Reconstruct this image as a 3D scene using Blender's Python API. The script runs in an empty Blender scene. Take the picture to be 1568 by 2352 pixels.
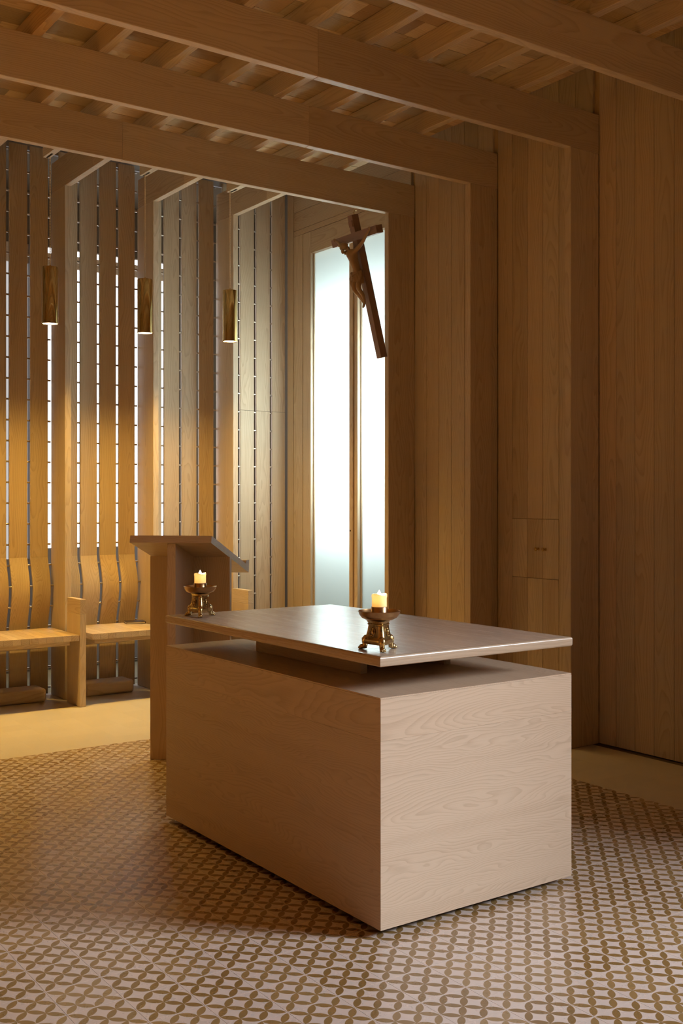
import bpy, bmesh, math, random
from mathutils import Vector, Matrix
random.seed(7)
R = math.radians
sc = bpy.context.scene
COL = sc.collection

# ------------------------------------------------------------------ camera
cd = bpy.data.cameras.new('camera'); cam = bpy.data.objects.new('camera', cd); COL.objects.link(cam)
CAM_H, YAW, FPX = 1.66, R(35.2), 2453.0
cam.location = (0, 0, CAM_H); cam.rotation_euler = (R(90), 0, -YAW)
cd.sensor_fit = 'VERTICAL'; cd.sensor_height = 36.0; cd.lens = FPX / 2352 * 36.0
cd.shift_y = -(1176 - 1153.4) / 2352; cd.clip_start = 0.02
sc.camera = cam
# ------------------------------------------------------------------ view, world
vs = sc.view_settings
vs.view_transform = 'Standard'; vs.look = 'None'; vs.gamma = 1.0; vs.use_curve_mapping = False
vs.exposure = 0.0
w = bpy.data.worlds.new('overcast'); sc.world = w; w.use_nodes = True
w.node_tree.nodes['Background'].inputs[0].default_value = (0.86, 0.84, 0.64, 1)
w.node_tree.nodes['Background'].inputs[1].default_value = 0.24
sc.cycles.max_bounces = 6; sc.cycles.diffuse_bounces = 4; sc.cycles.glossy_bounces = 2; sc.cycles.transparent_max_bounces = 4
sc.cycles.sample_clamp_indirect = 6.0; sc.cycles.caustics_reflective = False; sc.cycles.caustics_refractive = False
sc.cycles.use_denoising = True
sc.cycles.use_adaptive_sampling = True; sc.cycles.adaptive_threshold = 0.045; sc.cycles.adaptive_min_samples = 28
# light levels
FILL_W = 1350.0  # power of the added, unseen fill lamps
LAMP_W, LAMP_C = 126.0, (1.0, 0.60, 0.115)
SIDE_WIN_W, SIDE_C = 1380.0, (0.86, 0.88, 1.0)      # sky outside the side window, beside the camera
ALTAR_WIN_W, ALTAR_WIN_C = 205.0, (0.80, 0.92, 1.0) # daylight behind the frosted window
SCREEN_WIN, SCREEN_C = 3.6, (0.88, 0.92, 1.0)      # window of the passage behind the slats
CANDLE_W, CANDLE_C = 0.5, (1.0, 0.62, 0.25)

def area(name, loc, rot, sx, sy, power, col):
    l = bpy.data.lights.new(name, 'AREA'); l.shape = 'RECTANGLE'; l.size = sx; l.size_y = sy
    l.energy = power; l.color = col
    o = bpy.data.objects.new(name, l); o.location = loc; o.rotation_euler = rot; COL.objects.link(o); return o
# open sky behind the frosted window pair
area('daylight', (6.20, 7.9, 2.45), (0, R(90), 0), 1.1, 2.2, ALTAR_WIN_W, ALTAR_WIN_C)

# open sky seen from the altar through the side window
sd = Vector((2.8, 3.3, 0.45)) - Vector((8.1, -1.85, 3.9))
area('sky_light', (8.1, -1.85, 3.9), sd.to_track_quat('-Z', 'Y').to_euler(), 2.0, 1.8, SIDE_WIN_W, SIDE_C)

# ------------------------------------------------------------------ node helpers
class NT:
    def __init__(s, name):
        s.m = bpy.data.materials.new(name); s.m.use_nodes = True; s.t = s.m.node_tree; s.t.nodes.clear()
        s.out = s.t.nodes.new('ShaderNodeOutputMaterial')
    def n(s, typ, **kw):
        nd = s.t.nodes.new(typ)
        for k, v in kw.items(): setattr(nd, k, v)
        return nd
    def put(s, sock, v):
        if isinstance(v, bpy.types.NodeSocket): s.t.links.new(v, sock)
        elif v is not None: sock.default_value = v
    def math(s, op, a, b=None, c=None, clamp=False):
        nd = s.n('ShaderNodeMath', operation=op, use_clamp=clamp); s.put(nd.inputs[0], a)
        if b is not None: s.put(nd.inputs[1], b)
        if c is not None: s.put(nd.inputs[2], c)
        return nd.outputs[0]
    def vmath(s, op, a, b=None):
        nd = s.n('ShaderNodeVectorMath', operation=op); s.put(nd.inputs[0], a)
        if b is not None: s.put(nd.inputs[1], b)
        return nd.outputs[0]
    def sep(s, v):
        nd = s.n('ShaderNodeSeparateXYZ'); s.put(nd.inputs[0], v); return nd.outputs
    def comb(s, x, y, z):
        nd = s.n('ShaderNodeCombineXYZ'); s.put(nd.inputs[0], x); s.put(nd.inputs[1], y); s.put(nd.inputs[2], z); return nd.outputs[0]
    def noise(s, vec, scale=1.0, detail=2.0, rough=0.5):
        nd = s.n('ShaderNodeTexNoise'); s.put(nd.inputs['Vector'], vec); nd.inputs['Scale'].default_value = scale
        nd.inputs['Detail'].default_value = detail; nd.inputs['Roughness'].default_value = rough; return nd.outputs[0]
    def mix(s, f, a, b):
        nd = s.n('ShaderNodeMix', data_type='RGBA'); s.put(nd.inputs[0], f); s.put(nd.inputs[6], a); s.put(nd.inputs[7], b); return nd.outputs[2]
    def ramp(s, f, a, b):
        nd = s.n('ShaderNodeMapRange', interpolation_type='SMOOTHSTEP'); s.put(nd.inputs[0], f)
        nd.inputs[1].default_value = a; nd.inputs[2].default_value = b; return nd.outputs[0]
    def bsdf(s, color, rough=0.5, metal=0.0, spec=0.5, normal=None):
        b = s.n('ShaderNodeBsdfPrincipled'); s.put(b.inputs['Base Color'], color); s.put(b.inputs['Roughness'], rough)
        b.inputs['Metallic'].default_value = metal; b.inputs['Specular IOR Level'].default_value = spec
        if normal is not None: s.put(b.inputs['Normal'], normal)
        s.t.links.new(b.outputs[0], s.out.inputs[0]); return b
    def bump(s, h, dist, strength=1.0):
        b = s.n('ShaderNodeBump'); s.put(b.inputs['Height'], h); b.inputs['Distance'].default_value = dist
        b.inputs['Strength'].default_value = strength; return b.outputs[0]

def c4(c): return (c[0], c[1], c[2], 1.0)

def wood(name, axis, light, dark, ring=0.012, contrast=0.66, rough=0.45, vary=0.11, warp=0.12, spec=0.35, ns=0.85, fibre=1.0, det=2.0):
    m = NT(name)
    p = m.sep(m.n('ShaderNodeTexCoord').outputs['Object'])
    rnd = m.n('ShaderNodeObjectInfo').outputs['Random']
    def rr(k): return m.math('FRACT', m.math('MULTIPLY', rnd, k))
    ax = [0, 1, 2]; ax.remove(axis)
    L, U, V = p[axis], p[ax[0]], p[ax[1]]
    Lo = m.math('ADD', L, m.math('MULTIPLY', rnd, 41.0))
    n1 = m.noise(m.comb(m.math('MULTIPLY', Lo, 0.9), m.math('MULTIPLY', U, 4.5), m.math('MULTIPLY', V, 4.5)), ns, 1.0, 0.5)
    n2 = m.noise(m.comb(m.math('MULTIPLY', Lo, 1.6), m.math('MULTIPLY_ADD', U, 7.0, 9.3), m.math('MULTIPLY', V, 7.0)), ns, det, 0.55)
    u2 = m.math('ADD', U, m.math('MULTIPLY', m.math('SUBTRACT', rr(13.7), 0.5), 0.16))
    v2 = m.math('ADD', V, m.math('MULTIPLY', m.math('SUBTRACT', rr(29.3), 0.5), 0.16))
    u3 = m.math('MULTIPLY_ADD', m.math('SUBTRACT', n1, 0.5), warp * 1.6, u2)
    v3 = m.math('MULTIPLY_ADD', m.math('SUBTRACT', n2, 0.5), warp, v2)
    rad = m.math('SQRT', m.math('ADD', m.math('MULTIPLY', u3, u3), m.math('MULTIPLY', v3, v3)))
    saw = m.math('FRACT', m.math('DIVIDE', rad, ring))
    line = m.math('MULTIPLY', m.math('POWER', saw, 2.2), m.math('SUBTRACT', 1.0, m.ramp(saw, 0.86, 1.0)))
    fib = m.noise(m.comb(m.math('MULTIPLY', Lo, 5.0), m.math('MULTIPLY', U, 420.0), m.math('MULTIPLY', V, 420.0)), 1.0, 0.0, 0.6)
    band = m.noise(m.comb(m.math('MULTIPLY', Lo, 0.5), m.math('MULTIPLY', U, 16.0), m.math('MULTIPLY', V, 16.0)), 1.0, 1.0, 0.5)
    f = m.math('MULTIPLY', line, contrast)
    f = m.math('ADD', f, m.math('MULTIPLY', m.math('SUBTRACT', band, 0.5), 0.55))
    f = m.math('ADD', f, m.math('MULTIPLY', m.math('SUBTRACT', fib, 0.5), 0.34 * fibre), clamp=True)
    col = m.mix(f, c4(light), c4(dark))
    tint = m.math('MULTIPLY_ADD', m.math('SUBTRACT', rr(7.77), 0.5), vary * 2, 1.0)
    warmth = m.math('MULTIPLY_ADD', m.math('SUBTRACT', rr(3.31), 0.5), vary * 0.55, 1.0)
    t3 = m.comb(tint, m.math('MULTIPLY', tint, warmth), m.math('MULTIPLY', tint, m.math('MULTIPLY', warmth, warmth)))
    col = m.vmath('MULTIPLY', col, t3)
    rg = m.math('MULTIPLY_ADD', fib, 0.14 * fibre, rough - 0.07 * fibre)
    m.bsdf(col, rg, 0.0, spec); return m.m

WL, WD = (0.565, 0.44, 0.31), (0.37, 0.255, 0.155)      # panelling
AL, AD = (0.58, 0.445, 0.315), (0.385, 0.265, 0.165)      # altar ash
WOOD = [wood('oiled_wood_%s' % 'xyz'[a], a, WL, WD) for a in range(3)]
DARKW = [wood('dark_wood_%s' % 'xyz'[a], a, (0.47, 0.32, 0.175), (0.28, 0.165, 0.08), vary=0.28, rough=0.65, spec=0.15) for a in range(3)]
CEILW = wood('ceiling_wood', 0, (0.52, 0.37, 0.22), (0.32, 0.20, 0.10), vary=0.30, rough=0.75, spec=0.12)
ASH = [wood('pale_ash_%s' % 'xyz'[a], a, AL, AD, ring=0.0105, contrast=0.58, rough=0.42, vary=0.04, warp=0.30, ns=0.66, det=3.2) for a in range(3)]
ASHTOP = wood('polished_ash', 1, (0.67, 0.53, 0.40), (0.44, 0.315, 0.21), ring=0.012, contrast=0.6, rough=0.27, vary=0.04, warp=0.3, spec=0.5, ns=0.62, fibre=0.12)
CROSSW = [wood('walnut_%s' % 'xyz'[a], a, (0.26, 0.15, 0.11), (0.13, 0.07, 0.05), contrast=0.3, rough=0.36, vary=0.02) for a in range(3)]
CARVED = wood('carved_limewood', 2, (0.33, 0.20, 0.10), (0.19, 0.105, 0.048), contrast=0.25, rough=0.5, vary=0.02)

def plain(name, col, rough=0.6, metal=0.0, spec=0.4, mottling=0.08, scale=30.0, bump=0.0):
    m = NT(name)
    n = m.noise(m.n('ShaderNodeTexCoord').outputs['Object'], scale, 3.0, 0.6)
    k = m.math('MULTIPLY_ADD', m.math('SUBTRACT', n, 0.5), mottling * 2, 1.0)
    c = m.vmath('MULTIPLY', c4(col)[:3], m.comb(k, k, k))
    m.bsdf(c, m.math('MULTIPLY_ADD', n, 0.1, rough - 0.05), metal, spec, m.bump(n, bump) if bump else None); return m.m
def glow(name, col, strength):
    m = NT(name); e = m.n('ShaderNodeEmission'); e.inputs[0].default_value = c4(col); e.inputs[1].default_value = strength
    m.t.links.new(e.outputs[0], m.out.inputs[0]); return m.m

BRASS = plain('polished_brass', (0.62, 0.42, 0.16), 0.11, 1.0, 0.5, 0.12, 18.0)
OLDBRASS = plain('aged_brass', (0.55, 0.39, 0.17), 0.26, 1.0, 0.5, 0.35, 60.0, 0.0006)
COPPER = plain('copper_dish', (0.47, 0.29, 0.14), 0.30, 1.0, 0.5, 0.25, 40.0, 0.0003)
STEEL = plain('steel_pin', (0.52, 0.45, 0.39), 0.28, 1.0, 0.5, 0.05)
PLASTER = plain('grey_plaster', (0.34, 0.33, 0.34), 0.85, 0.0, 0.2, 0.06, 4.0)
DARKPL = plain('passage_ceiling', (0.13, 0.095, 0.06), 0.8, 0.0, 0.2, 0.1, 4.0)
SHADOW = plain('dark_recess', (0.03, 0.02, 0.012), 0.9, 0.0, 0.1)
CORD = plain('braided_cord', (0.62, 0.50, 0.34), 0.8, 0.0, 0.2, 0.2, 200.0)
ABSORB = plain('bounce_absorber', (0.10, 0.055, 0.03), 0.8, 0.0, 0.2, 0.2, 5.0)  # dark finish added so the unseen near wall swallows bounced light
PAPER = plain('book_pages', (0.72, 0.66, 0.54), 0.8, 0.0, 0.2, 0.1, 120.0)
LEATHER = plain('book_cover', (0.045, 0.028, 0.022), 0.5, 0.0, 0.4, 0.2, 90.0, 0.0004)
GROUND = plain('outside_paving', (0.45, 0.42, 0.30), 0.9, 0.0, 0.2, 0.2, 3.0)
GROUT = plain('tile_bedding', (0.17, 0.13, 0.09), 0.9, 0.0, 0.2, 0.15, 20.0)
LENS = glow('lamp_lens', (1.0, 0.78, 0.42), 9.0)
FLAME = glow('candle_flame', (1.0, 0.80, 0.48), 60.0)
SCRGLASS = glow('bright_passage_pane', SCREEN_C, SCREEN_WIN)
WALLGLOW = glow('plaster_glow', (0.95, 0.93, 0.92), 0.62)  # even glow standing in for lit grey plaster

def frosted():
    m = NT('frosted_glass')
    t = m.n('ShaderNodeBsdfTranslucent'); t.inputs[0].default_value = (0.90, 0.94, 0.90, 1)
    g = m.n('ShaderNodeBsdfGlossy'); g.inputs[0].default_value = (1, 1, 1, 1); g.inputs[1].default_value = 0.24
    mx = m.n('ShaderNodeMixShader'); mx.inputs[0].default_value = 0.05
    m.t.links.new(t.outputs[0], mx.inputs[1]); m.t.links.new(g.outputs[0], mx.inputs[2]); m.t.links.new(mx.outputs[0], m.out.inputs[0])
    return m.m
FROST = frosted()
def clear():
    m = NT('clear_glass')
    t = m.n('ShaderNodeBsdfTransparent'); t.inputs[0].default_value = (0.96, 0.98, 0.97, 1)
    g = m.n('ShaderNodeBsdfGlossy'); g.inputs[1].default_value = 0.02
    mx = m.n('ShaderNodeMixShader'); mx.inputs[0].default_value = 0.05
    m.t.links.new(t.outputs[0], mx.inputs[1]); m.t.links.new(g.outputs[0], mx.inputs[2]); m.t.links.new(mx.outputs[0], m.out.inputs[0])
    return m.m
CLEAR = clear()
def wax():
    m = NT('candle_wax')
    t = m.n('ShaderNodeBsdfTranslucent'); t.inputs[0].default_value = (1.0, 0.88, 0.62, 1)
    d = m.n('ShaderNodeBsdfDiffuse'); d.inputs[0].default_value = (0.92, 0.84, 0.68, 1)
    mx = m.n('ShaderNodeMixShader'); mx.inputs[0].default_value = 0.5
    m.t.links.new(t.outputs[0], mx.inputs[1]); m.t.links.new(d.outputs[0], mx.inputs[2]); m.t.links.new(mx.outputs[0], m.out.inputs[0])
    return m.m
WAX = wax()

TP, TX, TY = 0.198, 4.83, 6.90       # tile pitch and the corner of the patterned field
def tile_pattern():
    m = NT('petal_tile')
    pos = m.sep(m.n('ShaderNodeNewGeometry').outputs['Position'])
    U = m.math('DIVIDE', m.math('SUBTRACT', pos[0], TX - 40 * TP), TP); V = m.math('DIVIDE', m.math('SUBTRACT', pos[1], TY - 60 * TP), TP)
    mg = 0.016
    def inner(c): return m.math('MULTIPLY', m.math('DIVIDE', m.math('SUBTRACT', m.math('FRACT', c), mg), 1 - 2 * mg), 4.0)
    a, b = inner(U), inner(V)
    par = m.math('MODULO', m.math('ADD', m.math('FLOOR', a), m.math('FLOOR', b)), 2.0)
    par = m.math('GREATER_THAN', m.math('ABSOLUTE', par), 0.5)
    fa, fb = m.math('FRACT', a), m.math('FRACT', b)
    # flip across the cell when the parity is odd
    fx = m.math('ABSOLUTE', m.math('SUBTRACT', par, fa))
    def dist(cx, cy):
        dx = m.math('SUBTRACT', fx, cx); dy = m.math('SUBTRACT', fb, cy)
        return m.math('SQRT', m.math('ADD', m.math('MULTIPLY', dx, dx), m.math('MULTIPLY', dy, dy)))
    q = 1.04; rad = math.sqrt(q * q + (q - 1) ** 2)
    d = m.math('MAXIMUM', dist(q, 1 - q), dist(1 - q, q))
    petal = m.math('SUBTRACT', 1.0, m.ramp(d, rad - 0.012, rad + 0.012))
    ins = m.math('MULTIPLY', m.math('MULTIPLY', m.math('GREATER_THAN', a, 0.0), m.math('LESS_THAN', a, 4.0)),
                 m.math('MULTIPLY', m.math('GREATER_THAN', b, 0.0), m.math('LESS_THAN', b, 4.0)))
    petal = m.math('MULTIPLY', petal, ins)
    wn = m.n('ShaderNodeTexWhiteNoise', noise_dimensions='2D'); m.put(wn.inputs['Vector'], m.comb(m.math('FLOOR', U), m.math('FLOOR', V), 0.0))
    pc = m.mix(wn.outputs[0], (0.205, 0.115, 0.034, 1), (0.305, 0.19, 0.075, 1))
    nz = m.noise(m.comb(pos[0], pos[1], 0.0), 9.0, 4.0, 0.65)
    base = m.mix(nz, (0.555, 0.455, 0.385, 1), (0.635, 0.53, 0.455, 1))
    col = m.mix(petal, base, pc)
    m.bsdf(col, m.math('MULTIPLY_ADD', nz, 0.16, 0.20), 0.0, 0.42); return m.m
TILE = tile_pattern()
def cream():
    m = NT('cream_tile')
    tc = m.n('ShaderNodeTexCoord').outputs['Object']; rnd = m.n('ShaderNodeObjectInfo').outputs['Random']
    pos = m.n('ShaderNodeNewGeometry').outputs['Position']
    n = m.noise(pos, 7.0, 4.0, 0.6)
    c = m.mix(n, (0.56, 0.49, 0.39, 1), (0.63, 0.56, 0.46, 1))
    k = m.math('MULTIPLY_ADD', m.math('SUBTRACT', rnd, 0.5), 0.06, 1.0)
    m.bsdf(m.vmath('MULTIPLY', c, m.comb(k, k, k)), m.math('MULTIPLY_ADD', n, 0.15, 0.30), 0.0, 0.4); return m.m
CREAM = cream()

# ------------------------------------------------------------------ object helpers
def link(name, me, mat=None, parent=None, loc=(0, 0, 0), rot=None):
    o = bpy.data.objects.new(name, me); COL.objects.link(o); o.location = loc
    if rot is not None: o.rotation_euler = rot
    if mat is not None and me is not None and not me.materials: me.materials.append(mat)
    if parent is not None: o.parent = parent
    return o
def tag(o, label=None, cat=None, group=None, kind=None):
    if label: o['label'] = label
    if cat: o['category'] = cat
    if group: o['group'] = group
    if kind: o['kind'] = kind
    return o
def empty(name, loc=(0, 0, 0), rot=(0, 0, 0), **kw):
    o = bpy.data.objects.new(name, None); COL.objects.link(o); o.location = loc; o.rotation_euler = rot
    o.empty_display_size = 0.1
    return tag(o, **kw)
_cache = {}
def box_mesh(dx, dy, dz, bev, mat, seg=1):
    key = (round(dx, 4), round(dy, 4), round(dz, 4), bev, mat.name, seg)
    if key in _cache: return _cache[key]
    bm = bmesh.new(); bmesh.ops.create_cube(bm, size=1.0)
    bmesh.ops.scale(bm, vec=(dx, dy, dz), verts=bm.verts)
    if bev: bmesh.ops.bevel(bm, geom=list(bm.edges), offset=bev, segments=seg, affect='EDGES', profile=0.5)
    me = bpy.data.meshes.new('block'); bm.to_mesh(me); bm.free(); me.materials.append(mat)
    if seg > 1:
        for p in me.polygons: p.use_smooth = True
        try: me.set_sharp_from_angle(angle=R(40))
        except Exception: pass
    _cache[key] = me; return me
def box(name, x0, x1, y0, y1, z0, z1, mat, parent=None, bev=0.0, seg=1):
    off = Vector(parent.location) if parent is not None else Vector((0, 0, 0))
    return link(name, box_mesh(x1 - x0, y1 - y0, z1 - z0, bev, mat, seg), None, parent,
                Vector(((x0 + x1) / 2, (y0 + y1) / 2, (z0 + z1) / 2)) - off)
def prism(name, pts, z0, z1, mat, parent=None, bev=0.0):
    cx = sum(p[0] for p in pts) / len(pts); cy = sum(p[1] for p in pts) / len(pts); cz = (z0 + z1) / 2
    bm = bmesh.new()
    vb = [bm.verts.new((p[0] - cx, p[1] - cy, z0 - cz)) for p in pts]; vt = [bm.verts.new((p[0] - cx, p[1] - cy, z1 - cz)) for p in pts]
    bm.faces.new(vb[::-1]); bm.faces.new(vt)
    for i in range(len(pts)):
        j = (i + 1) % len(pts); bm.faces.new((vb[i], vb[j], vt[j], vt[i]))
    bmesh.ops.recalc_face_normals(bm, faces=bm.faces)
    if bev: bmesh.ops.bevel(bm, geom=list(bm.edges), offset=bev, segments=1, affect='EDGES')
    me = bpy.data.meshes.new(name); bm.to_mesh(me); bm.free()
    off = Vector(parent.location) if parent is not None else Vector((0, 0, 0))
    return link(name, me, mat, parent, Vector((cx, cy, cz)) - off)
def mesh_from(name, verts, faces, mat, parent=None, smooth=True, loc=(0, 0, 0), rot=None, recalc=True):
    bm = bmesh.new(); vv = [bm.verts.new(v) for v in verts]
    for f in faces: bm.faces.new([vv[i] for i in f])
    if recalc: bmesh.ops.recalc_face_normals(bm, faces=bm.faces)
    me = bpy.data.meshes.new(name); bm.to_mesh(me); bm.free()
    if smooth:
        for p in me.polygons: p.use_smooth = True
        try: me.set_sharp_from_angle(angle=R(45))
        except Exception: pass
    return link(name, me, mat, parent, loc, rot)
def lathe(prof, seg=32, wob=None):
    """prof: (r,z) list -> verts, faces; ends with r=0 are closed"""
    vs, fs, rows = [], [], []
    for k, (r, z) in enumerate(prof):
        if r < 1e-6: rows.append([len(vs)]); vs.append((0, 0, z)); continue
        row = []
        for i in range(seg):
            a = 2 * math.pi * i / seg; dz = wob(a, k) if wob else 0
            row.append(len(vs)); vs.append((r * math.cos(a), r * math.sin(a), z + dz))
        rows.append(row)
    for a, b in zip(rows, rows[1:]):
        for i in range(seg):
            j = (i + 1) % seg
            if len(a) == 1 and len(b) == 1: continue
            if len(a) == 1: fs.append((a[0], b[j], b[i]))
            elif len(b) == 1: fs.append((a[i], a[j], b[0]))
            else: fs.append((a[i], a[j], b[j], b[i]))
    return vs, fs
def add_sphere(vs, fs, c, r, seg=10, rings=7, squash=(1, 1, 1), rot=None):
    base = len(vs)
    for i in range(rings + 1):
        th = math.pi * i / rings
        for j in range(seg):
            ph = 2 * math.pi * j / seg
            p = Vector((r * math.sin(th) * math.cos(ph) * squash[0], r * math.sin(th) * math.sin(ph) * squash[1], r * math.cos(th) * squash[2]))
            if rot is not None: p = rot @ p
            vs.append(tuple(p + Vector(c)))
    for i in range(rings):
        for j in range(seg):
            k = (j + 1) % seg
            fs.append((base + i * seg + j, base + i * seg + k, base + (i + 1) * seg + k, base + (i + 1) * seg + j))
def add_tube(vs, fs, pts, rad, seg=8, caps=True):
    n = len(pts); base = len(vs); pts = [Vector(p) for p in pts]
    up = None
    for i, p in enumerate(pts):
        t = (pts[min(i + 1, n - 1)] - pts[max(i - 1, 0)]).normalized()
        if up is None:
            up = Vector((0, 0, 1)) if abs(t.z) < 0.9 else Vector((1, 0, 0))
        a = t.cross(up).normalized(); b = a.cross(t).normalized(); up = b
        r = rad[i] if isinstance(rad, (list, tuple)) else rad
        for j in range(seg):
            ph = 2 * math.pi * j / seg; vs.append(tuple(p + (a * math.cos(ph) + b * math.sin(ph)) * r))
    for i in range(n - 1):
        for j in range(seg):
            k = (j + 1) % seg
            fs.append((base + i * seg + j, base + i * seg + k, base + (i + 1) * seg + k, base + (i + 1) * seg + j))
    if caps:
        fs.append(tuple(base + j for j in range(seg))[::-1]); fs.append(tuple(base + (n - 1) * seg + j for j in range(seg)))
def copy_tree(o, loc=None, parent=None):
    c = o.copy(); COL.objects.link(c)
    if parent is not None: c.parent = parent
    if loc is not None: c.location = loc
    for ch in o.children: copy_tree(ch, None, c)
    return c
def project(p):
    F = Vector((math.sin(YAW), math.cos(YAW), 0)); Rv = Vector((math.cos(YAW), -math.sin(YAW), 0))
    d = Vector(p) - Vector((0, 0, CAM_H)); z = d.dot(F)
    if z < 0.05: return None
    return 784 + FPX * d.dot(Rv) / z, 1153.4 - FPX * d.z / z, z

# ------------------------------------------------------------------ room dimensions
XW, XP = 5.675, 5.395               # right wall plane, inner face of its posts
XL, YN = -5.0, -4.6                 # left wall, near wall (behind the camera)
YB = 8.98                           # face of the slatted back wall
ZBM, ZJ, ZC = 4.05, 4.32, 4.95     # underside of beams, of joists, of ceiling boards
PORT = [-1.025 + k for k in range(9)]   # near faces of the portal frames
TH = 0.055
ZCB, XCE, YCE = 4.45, 5.25, 8.06    # underside and edges of the floating board ceiling; ZC is the soffit above
ZS = 4.70                            # top of the slats
BAY, FIN0 = 0.805, 3.27

# ------------------------------------------------------------------ floor
floor = box('floor', XL, XW + 0.12, YN, YB + 0.03, -0.10, -0.0035, GROUT); tag(floor, kind='structure')
tile_me = box_mesh(TP - 0.0012, TP - 0.0012, 0.012, 0.0, TILE)
cream_me = box_mesh(TP - 0.0003, TP - 0.0003, 0.012, 0.0, CREAM)
AX0, AX1, AY0, AY1 = 2.46, 3.506, 3.23, 5.07
def behind_altar(p):
    d = Vector(p) - Vector((0, 0, CAM_H))
    for k in range(1, 60):
        q = Vector((0, 0, CAM_H)) + d * (k / 60)
        if AX0 < q.x < AX1 and AY0 < q.y < AY1 and 0.03 < q.z < 0.9: return True
    return False
pat, crm = [], []
i0 = int((XL - TX) / TP) - 1
for i in range(i0, 6):
    for j in range(int((YN - TY) / TP) - 1, 12):
        x, y = TX + (i + 0.5) * TP, TY + (j + 0.5) * TP
        if x < XL + .1 or x > XW - 0.02 or y < YN + .1 or y > YB - 0.0: continue
        q = project((x, y, 0)); inview = q is not None and -40 < q[0] < 1608 and 0 < q[1] < 2420
        (pat if (i < 0 and j < 0) else crm).append((0 if inview and not behind_altar((x, y, 0)) else 1, q[2] if q else 99, x, y))
fo = Vector(floor.location)
def lay(lst, me, name, mat):
    lst.sort(); rest = []
    for k, (hid, d, x, y) in enumerate(lst):
        if k < 298 and not hid: link(name, me, None, floor, Vector((x, y, -0.006)) - fo)
        else: rest.append((x, y))
    vs, fs = [], []; h = TP / 2 - 0.0006
    for x, y in rest:
        b = len(vs)
        for z in (-0.012, 0.0):
            vs.extend([(x - h, y - h, z), (x + h, y - h, z), (x + h, y + h, z), (x - h, y + h, z)])
        fs.append((b + 4, b + 5, b + 6, b + 7))
        for a in range(4): fs.append((b + a, b + (a + 1) % 4, b + 4 + (a + 1) % 4, b + 4 + a))
    o = mesh_from(name + '_field', [tuple(Vector(v) - fo) for v in vs], fs, mat, floor, smooth=False); o['kind'] = 'stuff'
lay(pat, tile_me, 'petal_tile', TILE); lay(crm, cream_me, 'border_tile', CREAM)

# ------------------------------------------------------------------ ceiling with boards and joists
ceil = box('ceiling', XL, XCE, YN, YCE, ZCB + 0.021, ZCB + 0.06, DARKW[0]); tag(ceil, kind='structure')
box('soffit', XL, XW + 0.25, YN, YB + 0.03, ZC, ZC + 0.08, PLASTER, ceil)
joists = []
for k in range(-12, 5):
    x = FIN0 + 0.4025 * k
    if x < XL + .1: continue
    lamp_j = (k % 2 != 0)
    box('joist', x, x + TH, YN, YCE, ZJ, ZCB - 0.001, WOOD[1] if x > 2.3 else DARKW[1], ceil, 0.002)  # left joists take a darker wood that imitates shade on their sides
    if not lamp_j: box('bracket', x, x + TH, YCE + 0.001, YB, ZJ, ZJ + 0.26, WOOD[1], ceil, 0.002)
    if lamp_j and x > 1.0:
        box('cord_slot', x + 0.020, x + 0.036, 7.93, 8.05, ZJ - 0.0015, ZJ + 0.004, SHADOW, ceil)
y = YN
while y < YCE - 0.02:
    y2 = min(y + 0.2, YCE)
    x = -0.4 - random.random() * 0.8
    while x < XCE:
        x2 = x + random.choice((0.4025, 0.8050, 1.2075))
        a, b = max(x, XL), min(x2, XCE)
        if b - a > 0.02:
            dz = random.uniform(0, 0.003)
            box('ceiling_board', a + 0.0008, b - 0.0008, y + 0.0015, y2 - 0.0015, ZCB + dz, ZCB + 0.02, CEILW, ceil, 0.0012)
        x = x2
    y = y2

# ------------------------------------------------------------------ portal frames
ordinal = {3: 'first', 4: 'second', 5: 'third', 6: 'fourth', 7: 'fifth', 8: 'sixth'}
plabels = {
    8: 'timber portal frame beside the frosted window, its post carrying the crucifix',
    7: 'timber portal frame between the cupboard and the crucifix frame',
    6: 'timber portal frame just past the cupboard doors, post next to the knobs',
    5: 'timber portal frame beyond the cupboard bay, two bays from the crucifix frame',
}
for k, yp in enumerate(PORT):
    if k < 4: continue
    t = empty('portal_frame', (XP, yp, 0))
    tag(t, label=plabels.get(k, 'timber portal frame furthest from the crucifix, beyond the bare board bay'), cat='portal frame', group='portal frames of the right wall')
    box('post', XP, 5.612, yp, yp + TH, 0.002, ZBM - 0.0005, WOOD[2], t, 0.0025)
    box('post_strip', 5.613, XW - 0.0005, yp + 0.004, yp + TH, 0.002, ZBM - 0.0005, WOOD[2], t, 0.002)
    # beam in three lengths, scarfed
    cuts = [XL, 0.6 + (k % 3) * 0.35, 2.75 + ((k * 7) % 5) * 0.3, XW - 0.0005]
    for a, b in zip(cuts, cuts[1:]):
        box('beam', a, b - 0.0006, yp, yp + TH, ZBM, ZJ - 0.0005, WOOD[0], t, 0.0025)

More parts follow.
